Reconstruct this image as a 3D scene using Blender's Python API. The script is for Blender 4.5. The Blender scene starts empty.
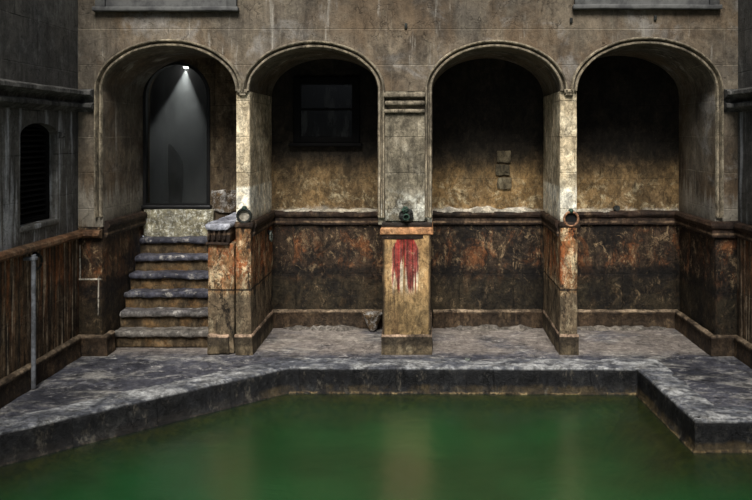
import bpy, bmesh, math, random
from mathutils import Vector, noise
random.seed(7)
SC = bpy.context.scene
COL = SC.collection

# ------------------------------------------------------------------ camera
EYE = 2.18
cam = bpy.data.cameras.new('camera')
cam.sensor_width = 36.0
cam.lens = 700 / 752 * 36
cam.shift_x = (376 - 425) / 752
cam.shift_y = (135 - 250) / 752
cam.clip_start = 0.05
co = bpy.data.objects.new('camera', cam)
COL.objects.link(co)
co.location = (0, 0, EYE)
co.rotation_euler = (math.radians(90), 0, 0)
SC.camera = co

# ------------------------------------------------------------------ world, sun, exposure
w = bpy.data.worlds.new('overcast_sky')
SC.world = w
w.use_nodes = True
bg = w.node_tree.nodes['Background']
bg.inputs[0].default_value = (0.80, 0.88, 1.0, 1)
bg.inputs[1].default_value = 0.38
sun = bpy.data.lights.new('sun', 'SUN')
sun.energy = 3.7
sun.angle = math.radians(28)
sun.color = (1.0, 0.965, 0.91)
so = bpy.data.objects.new('sun', sun)
COL.objects.link(so)
so.location = (0, -3, 9)
so.rotation_euler = Vector((0.02, 0.64, -0.77)).to_track_quat('-Z', 'Y').to_euler()
vs = SC.view_settings
vs.view_transform = 'Standard'
vs.look = 'None'
vs.gamma = 1.0
vs.use_curve_mapping = False
vs.exposure = 0.62
SC.cycles.use_denoising = True


# ------------------------------------------------------------------ material builder
class NB:
    """small helper for node trees"""
    def __init__(s, name):
        s.m = bpy.data.materials.new(name)
        s.m.use_nodes = True
        s.t = s.m.node_tree
        s.t.nodes.clear()
        s.out = s.t.nodes.new('ShaderNodeOutputMaterial')
        s.pos = s.t.nodes.new('ShaderNodeNewGeometry').outputs['Position']
        sep = s.t.nodes.new('ShaderNodeSeparateXYZ')
        s.lk(s.pos, sep.inputs[0])
        s.x, s.y, s.z = sep.outputs

    def lk(s, a, b):
        s.t.links.new(a, b)

    def put(s, v, sock):
        if isinstance(v, (int, float)):
            sock.default_value = v
        elif isinstance(v, (tuple, list)):
            sock.default_value = tuple(v) + ((1,) if len(v) == 3 and len(sock.default_value) == 4 else ())
        else:
            s.lk(v, sock)

    def math(s, op, a, b=0.0, c=0.0, clamp=False):
        n = s.t.nodes.new('ShaderNodeMath')
        n.operation = op
        n.use_clamp = clamp
        s.put(a, n.inputs[0]); s.put(b, n.inputs[1]); s.put(c, n.inputs[2])
        return n.outputs[0]

    def add(s, a, b): return s.math('ADD', a, b)
    def sub(s, a, b): return s.math('SUBTRACT', a, b)
    def mul(s, a, b): return s.math('MULTIPLY', a, b)

    def vec(s, x, y, z):
        n = s.t.nodes.new('ShaderNodeCombineXYZ')
        s.put(x, n.inputs[0]); s.put(y, n.inputs[1]); s.put(z, n.inputs[2])
        return n.outputs[0]

    def stretch(s, sx, sy, sz, off=0.0):
        return s.vec(s.math('MULTIPLY_ADD', s.x, sx, off), s.math('MULTIPLY_ADD', s.y, sy, off * 1.7), s.math('MULTIPLY_ADD', s.z, sz, off * .6))

    def noise(s, scale, detail=6, rough=.6, v=None, dist=0.0):
        n = s.t.nodes.new('ShaderNodeTexNoise')
        n.inputs['Scale'].default_value = scale
        n.inputs['Detail'].default_value = detail
        n.inputs['Roughness'].default_value = rough
        n.inputs['Distortion'].default_value = dist
        s.lk(v if v is not None else s.pos, n.inputs['Vector'])
        return n.outputs['Fac']

    def ramp(s, f, a, b, lo=0.0, hi=1.0):
        n = s.t.nodes.new('ShaderNodeMapRange')
        n.interpolation_type = 'SMOOTHSTEP'
        n.inputs['From Min'].default_value = a
        n.inputs['From Max'].default_value = b
        n.inputs['To Min'].default_value = lo
        n.inputs['To Max'].default_value = hi
        s.lk(f, n.inputs['Value'])
        return n.outputs[0]

    def mix(s, f, a, b, mode='MIX'):
        n = s.t.nodes.new('ShaderNodeMix')
        n.data_type = 'RGBA'
        n.blend_type = mode
        s.put(f, n.inputs['Factor'])
        s.put(a, n.inputs[6]); s.put(b, n.inputs[7])
        return n.outputs[2]

    def band(s, c, a0, a1, soft):
        """1 between a0 and a1 of coordinate c"""
        return s.mul(s.ramp(c, a0 - soft, a0 + soft), s.ramp(c, a1 - soft, a1 + soft, 1, 0))

    def finish(s, col, rough=.85, height=None, bump=.6, dist=.02, spec=.3, metallic=0.0):
        p = s.t.nodes.new('ShaderNodeBsdfPrincipled')
        s.put(col, p.inputs['Base Color'])
        s.put(rough, p.inputs['Roughness'])
        p.inputs['Specular IOR Level'].default_value = spec
        p.inputs['Metallic'].default_value = metallic
        if height is not None:
            b = s.t.nodes.new('ShaderNodeBump')
            b.inputs['Strength'].default_value = bump
            b.inputs['Distance'].default_value = dist
            s.lk(height, b.inputs['Height'])
            s.lk(b.outputs[0], p.inputs['Normal'])
        s.lk(p.outputs[0], s.out.inputs[0])
        return s.m


def srgb(r, g, b):
    f = lambda c: (c / 255 / 12.92) if c / 255 <= .04045 else ((c / 255 + .055) / 1.055) ** 2.4
    return (f(r), f(g), f(b))


def stone(name, base, alt, dark, light, joints=(0.62, 0.34), jcol=None, streak=.6, grime=.6, speck=.35, off=0.0,
          extra=None, bump=.7, rough=.85, jmix=.6, spec=.25, mott=1.0, crack=.6):
    n = NB(name)
    big = n.noise(1.3, 5, .6, n.stretch(1, 1, 1, off))
    mid = n.noise(6.5, 8, .72, n.stretch(1, 1, .8, off + 3))
    fine = n.noise(34, 6, .7)
    grit = n.noise(95, 3, .6)
    st = n.noise(1.0, 6, .65, n.stretch(9, 9, .8, off + 7), .3)
    st2 = n.noise(1.0, 4, .6, n.stretch(26, 26, 1.6, off + 11))
    col = n.mix(n.ramp(big, .35, .66), base, alt)
    col = n.mix(n.mul(n.ramp(mid, .50, .70), .45), col, light)
    h = n.add(n.mul(mid, .5), n.add(n.mul(fine, .35), n.mul(grit, .15)))
    if joints:
        u = n.add(n.add(n.x, n.y), n.mul(n.sub(mid, .5), .02))
        v = n.add(n.z, n.mul(n.sub(mid, .5), .015))
        b = n.t.nodes.new('ShaderNodeTexBrick')
        n.lk(n.vec(u, v, 0), b.inputs['Vector'])
        b.inputs['Scale'].default_value = 1.0
        b.inputs['Brick Width'].default_value = joints[0]
        b.inputs['Row Height'].default_value = joints[1]
        b.inputs['Mortar Size'].default_value = .006
        b.inputs['Mortar Smooth'].default_value = .6
        b.inputs['Color1'].default_value = (0, 0, 0, 1)
        b.inputs['Color2'].default_value = (1, 1, 1, 1)
        b.inputs['Bias'].default_value = 0
        sepc = n.t.nodes.new('ShaderNodeSeparateColor')
        n.lk(b.outputs['Color'], sepc.inputs[0])
        col = n.mix(n.mul(sepc.outputs[0], .28), col, dark)
        jf = n.mul(b.outputs['Fac'], n.ramp(n.noise(3.1, 3, .6), .40, .58))
        col = n.mix(n.mul(jf, jmix), col, jcol or dark)
        h = n.sub(h, n.mul(b.outputs['Fac'], .35))
    col = n.mix(n.mul(n.ramp(st, .46, .70), streak), col, dark)
    col = n.mix(n.mul(n.ramp(st2, .55, .72), streak * .7), col, dark)
    if extra:
        col = extra(n, col, dict(big=big, mid=mid, fine=fine, st=st, st2=st2, grit=grit))
    gr = n.noise(4.2, 9, .78, n.stretch(1, 1, .6, off + 21))
    col = n.mix(n.mul(n.ramp(gr, .50, .68), grime), col, dark)
    col = n.mix(n.mul(n.ramp(fine, .60, .76), speck), col, light)
    col = n.mix(n.mul(n.ramp(fine, .46, .30), .55), col, tuple(c * .35 for c in dark))
    # light and dark mottling painted in for contrast the bump shading lacks
    w1 = n.noise(15, 9, .8, n.stretch(1, 1, .75, off + 33), .6)
    w2 = n.noise(5, 9, .8, n.stretch(1.2, 1.2, .6, off + 51), .4)
    f = n.mul(n.ramp(w1, .36, .64, 1 - .52 * mott, 1 + .42 * mott), n.ramp(w2, .36, .64, 1 - .42 * mott, 1 + .32 * mott))
    col = n.mix(1.0, col, n.vec(f, f, f), 'MULTIPLY')
    if crack:
        vo = n.t.nodes.new('ShaderNodeTexVoronoi')
        vo.feature = 'DISTANCE_TO_EDGE'
        vo.inputs['Scale'].default_value = 5.5
        wob = n.t.nodes.new('ShaderNodeTexNoise')
        wob.inputs['Scale'].default_value = 6
        wob.inputs['Detail'].default_value = 5
        n.lk(n.pos, wob.inputs['Vector'])
        mx = n.t.nodes.new('ShaderNodeMix'); mx.data_type = 'RGBA'; mx.blend_type = 'ADD'
        mx.inputs['Factor'].default_value = .35
        n.lk(n.pos, mx.inputs[6]); n.lk(wob.outputs['Color'], mx.inputs[7])
        n.lk(mx.outputs[2], vo.inputs['Vector'])
        cr = n.mul(n.ramp(vo.outputs['Distance'], .0, .018, 1, 0), n.ramp(n.noise(2.7, 4, .6, n.stretch(1, 1, 1, off + 5)), .50, .58))
        col = n.mix(n.mul(cr, crack), col, tuple(c * .4 for c in dark))
        h = n.sub(h, n.mul(cr, .5))
    h = n.add(h, n.mul(w1, .7))
    return n.finish(col, rough, h, bump, .03, spec)


# ------------------------------------------------------------------ materials
def ex_upper(n, c, t):
    bg1 = n.noise(.9, 6, .65, n.stretch(1, 1, .9, 71), .5)
    c = n.mix(n.mul(n.ramp(bg1, .46, .62), .65), c, srgb(98, 78, 56))
    bg2 = n.noise(1.7, 7, .7, n.stretch(1, 1, 1.2, 43), .5)
    c = n.mix(n.mul(n.ramp(bg2, .52, .66), .6), c, srgb(150, 146, 140))
    bg3 = n.noise(2.1, 8, .72, n.stretch(1.3, 1.3, .7, 57), .5)
    c = n.mix(n.mul(n.ramp(bg3, .50, .64), .6), c, srgb(52, 46, 40))
    c = n.mix(n.mul(n.ramp(n.noise(1.0, 7, .7, n.stretch(5, 5, .45, 83)), .58, .66), .55), c, srgb(186, 180, 168))
    # soot in uneven vertical runs near the top of the wall and pale lime below the string course
    c = n.mix(n.mul(n.band(n.add(n.z, n.mul(n.sub(t['st'], .5), .9)), 1.2, 1.55, .10), .55), c, srgb(176, 170, 156))
    c = n.mix(n.mul(n.ramp(n.add(n.z, n.mul(n.sub(t['mid'], .5), 1.2)), 3.1, 3.7), .35), c, srgb(52, 48, 42))
    return c

M_UP = stone('ashlar_face', srgb(132, 119, 101), srgb(106, 98, 87), srgb(54, 48, 40), srgb(176, 164, 142), (0.74, 0.36), srgb(170, 160, 140), .35, .35, .3, 0, ex_upper, jmix=.5, mott=.42)
M_SIDE = stone('ashlar_side', srgb(100, 97, 91), srgb(78, 77, 75), srgb(36, 34, 32), srgb(150, 150, 146), (0.70, 0.40), srgb(36, 34, 31), .38, .6, .3, 5, lambda n, c, t: n.mix(n.mul(n.ramp(n.noise(1.0, 6, .65, n.stretch(7, 7, .5, 63)), .52, .62), n.mul(n.ramp(n.z, 2.6, 2.3), .8)), c, srgb(172, 174, 176)), jmix=.9, mott=.45)

def ex_pale(n, c, t):
    m = n.band(n.add(n.z, n.mul(n.sub(t['fine'], .5), .06)), 1.30, 1.66, .015)
    c = n.mix(n.mul(m, n.ramp(t['mid'], .22, .34)), c, srgb(238, 232, 214))
    m2 = n.ramp(n.noise(5, 6, .7), .48, .58)
    return n.mix(n.mul(m2, .7), c, srgb(222, 208, 178))

M_PALE = stone('scrubbed_pier_stone', srgb(206, 188, 156), srgb(184, 168, 138), srgb(96, 82, 62), srgb(232, 222, 198), (0.5, 0.36), None, .35, .3, .4, 2, ex_pale)
M_MID = stone('pier_stone', srgb(146, 136, 116), srgb(124, 116, 98), srgb(60, 54, 45), srgb(190, 182, 164), (0.6, 0.36), srgb(60, 54, 46), .5, .5, .4, 3,
              lambda n, c, t: n.mix(n.mul(n.band(n.add(n.z, n.mul(n.sub(t['mid'], .5), .5)), 1.2, 1.62, .06), n.ramp(t['mid'], .42, .60)), c, srgb(206, 204, 190)))

def ex_recess(n, c, t):
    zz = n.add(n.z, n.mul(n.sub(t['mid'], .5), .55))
    # ochre limewash surviving low down; smoke-black plus painted arch shade above
    ochre = n.mix(n.ramp(t['big'], .4, .62), srgb(152, 122, 80), srgb(122, 100, 70))
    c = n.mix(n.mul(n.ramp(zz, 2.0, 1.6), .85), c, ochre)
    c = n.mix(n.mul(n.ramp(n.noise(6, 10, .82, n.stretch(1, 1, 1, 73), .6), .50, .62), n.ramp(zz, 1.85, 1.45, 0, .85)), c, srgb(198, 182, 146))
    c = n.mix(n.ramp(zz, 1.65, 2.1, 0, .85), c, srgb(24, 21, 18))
    c = n.mix(n.ramp(n.add(n.z, n.mul(n.sub(t['mid'], .5), .22)), 1.36, 1.29), c, srgb(196, 188, 172))
    return c

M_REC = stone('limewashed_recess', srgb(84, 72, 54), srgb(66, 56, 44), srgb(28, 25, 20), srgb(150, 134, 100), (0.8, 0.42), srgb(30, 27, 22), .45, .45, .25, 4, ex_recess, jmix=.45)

def ex_dado(n, c, t):
    or_ = n.ramp(n.noise(3.4, 9, .78, n.stretch(1.4, 1.4, .8, 31), .6), .50, .62)
    c = n.mix(n.mul(or_, n.ramp(n.z, .5, .85, .25, .75)), c, srgb(128, 80, 46))
    c = n.mix(n.mul(n.ramp(n.noise(6, 10, .85, n.stretch(1, 1, .8, 3), .5), .52, .62), n.mul(n.ramp(n.z, .6, .8), .6)), c, srgb(150, 126, 96))
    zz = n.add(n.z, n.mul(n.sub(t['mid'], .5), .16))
    c = n.mix(n.mul(n.band(zz, .56, .68, .03), .75), c, srgb(20, 18, 15))
    c = n.mix(n.mul(n.ramp(zz, .60, .50), .7), c, srgb(50, 44, 30))
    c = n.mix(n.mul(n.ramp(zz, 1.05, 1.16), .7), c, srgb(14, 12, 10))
    c = n.mix(n.mul(n.ramp(n.noise(2.2, 8, .75, n.stretch(1, 1, .9, 29), .5), .48, .58), .75), c, srgb(17, 15, 13))
    c = n.mix(n.mul(n.ramp(n.noise(9, 10, .85, n.stretch(1, 1, .7, 39), .8), .55, .61), n.ramp(zz, .62, .8, .25, .75)), c, srgb(168, 142, 108))
    return c

def ex_dado_left(n, c, t):
    c = ex_dado(n, c, t)
    wob = n.mul(n.sub(t['mid'], .5), .02)
    zz, xx = n.add(n.z, wob), n.add(n.x, wob)
    on = n.ramp(n.x, -3.235, -3.225, 1, 0)
    m = n.math('MAXIMUM', n.mul(n.band(zz, .735, .75, .004), 1.0), n.math('MAXIMUM', n.mul(n.band(xx, -3.445, -3.432, .004), n.band(n.z, .74, 1.08, .02)), n.mul(n.band(xx, -3.262, -3.25, .004), n.band(n.z, .4, .75, .03))))
    return n.mix(n.mul(n.mul(m, on), n.ramp(t['fine'], .3, .5)), c, srgb(206, 196, 178))

M_DADO = stone('stained_dado', srgb(66, 51, 38), srgb(40, 33, 27), srgb(17, 14, 12), srgb(120, 100, 74), (0.62, 0.6), srgb(12, 11, 10), .7, .65, .3, 6, ex_dado, bump=1.0, rough=.7)
M_DADOL = stone('mortared_dado', srgb(92, 68, 46), srgb(60, 46, 34), srgb(17, 14, 12), srgb(130, 104, 74), None, None, .7, .6, .3, 7, ex_dado_left, bump=1.0, rough=.7)

def ex_dside(n, c, t):
    or_ = n.ramp(n.noise(1.0, 6, .7, n.stretch(7, 7, .9, 31)), .50, .62)
    c = n.mix(n.mul(or_, n.ramp(n.z, .35, .85, .1, .75)), c, srgb(150, 92, 50))
    c = n.mix(n.mul(n.ramp(n.noise(1.0, 6, .65, n.stretch(20, 20, .9, 61)), .53, .60), .75), c, srgb(190, 172, 146))
    c = n.mix(n.mul(n.ramp(n.noise(1.0, 6, .65, n.stretch(24, 24, .7, 97)), .54, .60), .8), c, srgb(16, 13, 11))
    return c

M_DSIDE = stone('stained_side_dado', srgb(110, 88, 64), srgb(72, 60, 48), srgb(20, 17, 15), srgb(140, 124, 102), (0.50, 0.62), srgb(130, 120, 104), .8, .5, .25, 8, ex_dside, bump=.8, rough=.75, jmix=.3)

def ex_rust(n, c, t):
    zz = n.add(n.z, n.mul(n.sub(t['mid'], .5), .3))
    c = n.mix(n.mul(n.mul(n.band(zz, .70, 1.3, .08), n.ramp(n.noise(5, 9, .8, n.stretch(1.5, 1.5, .6, 9), .5), .45, .57)), .85), c, srgb(168, 94, 50))
    c = n.mix(n.mul(n.ramp(n.noise(7, 10, .85, n.stretch(1, 1, .5, 19), .6), .50, .60), .85), c, srgb(226, 204, 164))
    c = n.mix(n.mul(n.ramp(zz, .64, .56), .75), c, srgb(98, 90, 74))
    c = n.mix(n.mul(n.band(n.add(n.z, n.mul(n.sub(t['mid'], .5), .04)), .625, .645, .006), .9), c, srgb(18, 15, 12))
    c = n.mix(n.mul(n.ramp(n.noise(4.2, 10, .85, n.stretch(1.2, 1.2, .5, 77), .5), .51, .58), .92), c, srgb(20, 15, 12))
    return c

M_RUST = stone('rust_stained_pier', srgb(150, 112, 74), srgb(122, 92, 62), srgb(34, 27, 21), srgb(208, 186, 148), None, None, .5, .3, .35, 10, ex_rust, bump=1.0, rough=.75)

def ex_red(n, c, t):
    c = n.mix(n.ramp(n.add(n.z, n.mul(n.sub(t['mid'], .5), .3)), .78, .45, 0, .7), c, srgb(92, 78, 52))
    c = n.mix(n.mul(n.ramp(n.noise(1.0, 6, .65, n.stretch(22, 22, .8, 13)), .52, .62), n.ramp(n.z, .5, .8, .7, .35)), c, srgb(70, 52, 34))
    xe = n.math('ABSOLUTE', n.add(n.x, .182))
    c = n.mix(n.mul(n.ramp(n.add(xe, n.mul(n.sub(t['fine'], .5), .02)), .205, .232), .85), c, srgb(26, 21, 17))
    # runs of paint: each run ends at a height of its own
    run = n.noise(1.0, 3, .6, n.vec(n.mul(n.x, 30), 3.1, n.mul(n.z, .4)))
    low = n.math('MULTIPLY_ADD', run, -1.9, 1.66)
    xc = n.add(n.add(n.x, .195), n.mul(n.sub(t['mid'], .5), .04))
    wide = n.ramp(n.sub(n.math('ABSOLUTE', xc), n.ramp(n.z, 1.02, 1.2, .0, -.06)), .12, .14, 1, 0)
    core = n.mul(n.ramp(n.math('ABSOLUTE', n.add(xc, -.01)), .05, .09, 1, 0), n.ramp(n.z, .92, 1.0))
    drip = n.math('MAXIMUM', n.mul(n.ramp(n.sub(n.z, low), -.02, .05), wide), core)
    drip = n.mul(drip, n.mul(n.ramp(n.z, .58, .66), n.ramp(n.math('ABSOLUTE', n.add(n.x, .182)), .19, .2, 1, 0)))
    drip = n.mul(drip, n.ramp(t['mid'], .30, .42))
    lime = n.mul(n.ramp(n.noise(1.0, 3, .6, n.vec(n.mul(n.x, 36), 9.1, n.mul(n.z, .8))), .46, .56), n.mul(wide, n.band(n.z, .64, 1.08, .08)))
    c = n.mix(n.mul(lime, .85), c, srgb(226, 210, 184))
    red = n.mix(n.ramp(n.noise(1.0, 3, .6, n.vec(n.mul(n.x, 44), 5.1, n.mul(n.z, 1.2))), .38, .6), srgb(84, 12, 14), srgb(150, 30, 34))
    return n.mix(n.mul(drip, .92), c, red)

M_RED = stone('red_streaked_pier', srgb(180, 146, 100), srgb(152, 120, 80), srgb(70, 52, 34), srgb(222, 198, 154), None, None, .35, .2, .3, 12, ex_red, bump=.6, rough=.75)
M_RAIL = stone('rail_stone', srgb(62, 45, 34), srgb(40, 31, 25), srgb(13, 11, 10), srgb(136, 112, 86), None, None, .5, .65, .3, 14, lambda n, c, t: n.mix(n.mul(n.band(n.add(n.z, n.mul(n.sub(t['mid'], .5), .015)), 1.185, 1.205, .006), n.ramp(n.noise(4, 6, .7), .42, .58, .1, .6)), c, srgb(164, 136, 108)), bump=.9, rough=.6)
M_RAILP = stone('buff_rail_stone', srgb(186, 136, 94), srgb(150, 104, 70), srgb(50, 36, 27), srgb(214, 180, 140), None, None, .4, .3, .35, 15, lambda n, c, t: n.mix(n.math('MAXIMUM', n.ramp(n.z, 1.255, 1.268), n.ramp(n.z, 1.19, 1.18)), c, srgb(44, 34, 27)), bump=.6, rough=.6)
M_RAILS = stone('side_rail_stone', srgb(118, 84, 58), srgb(92, 72, 54), srgb(36, 28, 23), srgb(170, 148, 120), None, None, .4, .35, .35, 16, bump=.7, rough=.6)
M_SKIRT = stone('skirting_stone', srgb(76, 60, 44), srgb(52, 42, 32), srgb(18, 15, 13), srgb(150, 126, 96), None, None, .6, .6, .3, 17, lambda n, c, t: n.mix(n.mul(n.ramp(n.add(n.z, n.mul(n.sub(t['mid'], .5), .02)), .164, .178), n.ramp(n.noise(4, 6, .7), .42, .60, .1, .75)), c, srgb(160, 140, 116)), bump=.9, rough=.7)
M_TRIM = stone('moulding_stone', srgb(158, 145, 122), srgb(128, 118, 101), srgb(44, 39, 33), srgb(200, 190, 168), None, None, .45, .55, .35, 18, bump=.7)
M_CORN = stone('cornice_stone', srgb(104, 102, 97), srgb(78, 77, 75), srgb(22, 21, 20), srgb(150, 148, 142), None, None, .5, .6, .35, 19, bump=.8)
M_LIME = stone('lime_crust', srgb(206, 198, 182), srgb(168, 156, 134), srgb(74, 62, 48), srgb(232, 228, 214), None, None, .4, .55, .5, 20, bump=1.0)

def ex_floor(n, c, t):
    c = n.mix(n.mul(n.ramp(n.noise(1.1, 6, .65, n.stretch(.8, 1.2, 1, 15), .5), .48, .62), .8), c, srgb(42, 43, 50))
    lime = n.ramp(n.noise(2.2, 9, .74, n.stretch(.8, 1.8, 1, 5), .5), .50, .64)
    c = n.mix(n.mul(lime, .75), c, srgb(172, 168, 160))
    c = n.mix(n.mul(n.ramp(n.noise(9, 8, .8, n.stretch(.7, 1.6, 1, 51), .6), .56, .64), .7), c, srgb(204, 200, 194))
    c = n.mix(n.mul(n.ramp(n.noise(7, 8, .75, n.stretch(.7, 1.5, 1, 71)), .55, .62), .75), c, srgb(28, 28, 32))
    near = n.ramp(n.add(n.y, n.mul(n.sub(t['mid'], .5), .5)), 6.85, 7.15)
    c = n.mix(n.mul(n.mul(near, n.ramp(t['big'], .3, .5)), .6), c, srgb(150, 138, 126))
    c = n.mix(n.mul(n.mul(near, n.ramp(n.noise(14, 9, .85, n.stretch(.8, 1.3, 1, 23)), .50, .64)), .5), c, srgb(196, 186, 174))
    return c

M_FLOOR = stone('worn_lead_grey_floor', srgb(84, 84, 92), srgb(66, 67, 76), srgb(28, 28, 32), srgb(170, 168, 164), None, None, .25, .45, .35, 22, ex_floor, bump=.9, rough=.6, mott=.55)

def ex_kerb(n, c, t):
    zz = n.add(n.z, n.mul(n.sub(t['mid'], .5), .10))
    top = n.ramp(n.z, -.03, -.005)
    lime = n.ramp(n.noise(3.4, 9, .74, n.stretch(.7, 1.5, 1, 5), .5), .44, .60)
    tc = n.mix(n.mul(lime, .8), srgb(84, 86, 92), srgb(178, 178, 176))
    c = n.mix(top, c, tc)
    oc = n.mix(n.ramp(t['fine'], .4, .6), srgb(88, 70, 40), srgb(140, 122, 90))
    m3 = n.noise(3, 7, .7, n.stretch(1, 1, .4, 61))
    fr = n.math('MAXIMUM', n.ramp(n.y, 6.35, 6.5, .12, 1), n.ramp(n.x, 1.85, 1.95))
    c = n.mix(n.mul(n.mul(n.band(zz, -.25, -.17, .02), n.ramp(m3, .38, .58)), n.mul(fr, .4)), c, srgb(86, 72, 44))
    c = n.mix(n.mul(n.mul(n.band(zz, -.232, -.218, .006), n.ramp(t['mid'], .46, .62)), fr), c, oc)
    c = n.mix(n.mul(n.ramp(n.noise(7, 9, .8, n.stretch(1, 1, .5, 17)), .55, .64), .4), c, srgb(104, 98, 86))
    c = n.mix(n.mul(n.ramp(n.z, -.24, -.26), .9), c, srgb(92, 68, 18))
    return c

M_KERB = stone('black_wet_kerb', srgb(24, 25, 27), srgb(15, 16, 18), srgb(5, 5, 6), srgb(66, 66, 63), (0.9, 2.0), None, .5, .4, .2, 24, ex_kerb, bump=.8, rough=.55, spec=.2)
M_BED = stone('algae_bed', srgb(20, 60, 22), srgb(14, 48, 20), srgb(8, 26, 10), srgb(50, 90, 30), None, None, 0, .4, .1, 26)

def ex_riser(n, c, t):
    return n.mix(n.mul(n.ramp(n.noise(4, 7, .7, n.stretch(1, 1, 1, 81)), .48, .62), .5), c, srgb(140, 106, 66))

M_RISER = stone('step_riser_stone', srgb(104, 86, 62), srgb(80, 68, 52), srgb(28, 24, 20), srgb(158, 138, 108), (0.9, 0.5), None, .6, .5, .3, 27, ex_riser)

def ex_tread(n, c, t):
    c = n.mix(n.mul(n.ramp(n.z, .45, .25), .6), c, srgb(134, 126, 112))
    return n.mix(n.mul(n.ramp(n.noise(7, 8, .75, n.stretch(1, 1, 1, 91)), .54, .62), .6), c, srgb(190, 184, 174))

M_TREAD = stone('slate_tread', srgb(82, 82, 92), srgb(66, 66, 76), srgb(26, 25, 27), srgb(160, 156, 152), None, None, .3, .5, .35, 28, ex_tread, rough=.55)
M_CRUMB = stone('crumbled_stone', srgb(120, 98, 70), srgb(96, 80, 60), srgb(28, 24, 20), srgb(190, 188, 184), None, None, .4, .6, .6, 38, lambda n, c, t: n.mix(n.ramp(n.noise(12, 9, .85), .48, .58), c, srgb(190, 186, 180)), bump=1.4)
M_CRUSTF = stone('grey_floor_crust', srgb(124, 116, 106), srgb(96, 90, 84), srgb(34, 31, 29), srgb(180, 174, 164), None, None, .2, .7, .5, 47, bump=1.2)
M_THRESH = stone('speckled_threshold', srgb(168, 162, 138), srgb(140, 132, 104), srgb(70, 64, 48), srgb(226, 224, 212), None, None, .4, .45, .6, 29,
                 lambda n, c, t: n.mix(n.ramp(n.noise(26, 6, .8), .50, .60), c, srgb(222, 220, 206)), bump=1.0)


def plain(name, col, rough=.6, metallic=0.0, spec=.4, alt=None, scale=14, bump=.3):
    n = NB(name)
    f = n.noise(scale, 7, .7)
    c = n.mix(n.ramp(f, .4, .62), col, alt or tuple(v * .5 for v in col))
    return n.finish(c, rough, n.noise(scale * 2.5, 6, .7), bump, .01, spec, metallic)

M_BLACK = plain('black_painted_metal', srgb(20, 20, 21), .4, 0, .5)
M_BWOOD = plain('blackened_wood', srgb(9, 8, 8), .8, 0, .15)
M_IRON = plain('corroded_iron', srgb(44, 48, 44), .6, .5, .5, srgb(24, 22, 20), 30, .8)
M_VERD = plain('verdigris_metal', srgb(54, 84, 68), .6, .3, .5, srgb(26, 34, 30), 34, .9)
M_RUSTM = plain('rusty_ring_metal', srgb(176, 132, 98), .6, .3, .5, srgb(96, 62, 44), 34, .8)
M_PALEM = plain('pale_worn_metal', srgb(150, 156, 148), .5, .4, .5, srgb(70, 82, 74), 34, .8)
M_HOLE = plain('dark_hole', srgb(10, 11, 10), .9)
M_LEAD = plain('lead_pipe', srgb(128, 131, 136), .6, .1, .3, srgb(84, 85, 87), 9)
M_SLAT = plain('dark_louvre', srgb(14, 13, 13), .8, 0, .15)
M_GREYB = plain('grey_board', srgb(92, 92, 90), .7, 0, .3, srgb(62, 62, 62), 5)
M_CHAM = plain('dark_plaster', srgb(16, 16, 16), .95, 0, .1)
M_STATUE = plain('dark_cloth', srgb(8, 8, 8), .95)
M_OUT = plain('courtyard_stone', srgb(96, 92, 84), .9, 0, .2, srgb(66, 62, 56), 2)


def m_glass(name, refl, tint=(1, 1, 1), rough=.02):
    n = NB(name)
    tr = n.t.nodes.new('ShaderNodeBsdfTransparent')
    tr.inputs[0].default_value = tint + (1,)
    gl = n.t.nodes.new('ShaderNodeBsdfGlossy')
    gl.inputs['Roughness'].default_value = rough
    mx = n.t.nodes.new('ShaderNodeMixShader')
    fr = n.t.nodes.new('ShaderNodeFresnel')
    fr.inputs[0].default_value = 1.5
    n.lk(n.mul(fr.outputs[0], refl), mx.inputs[0])
    n.lk(tr.outputs[0], mx.inputs[1]); n.lk(gl.outputs[0], mx.inputs[2])
    n.lk(mx.outputs[0], n.out.inputs[0])
    return n.m

M_GLASS = m_glass('door_glass', .35, (.9, .91, .9))


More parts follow.
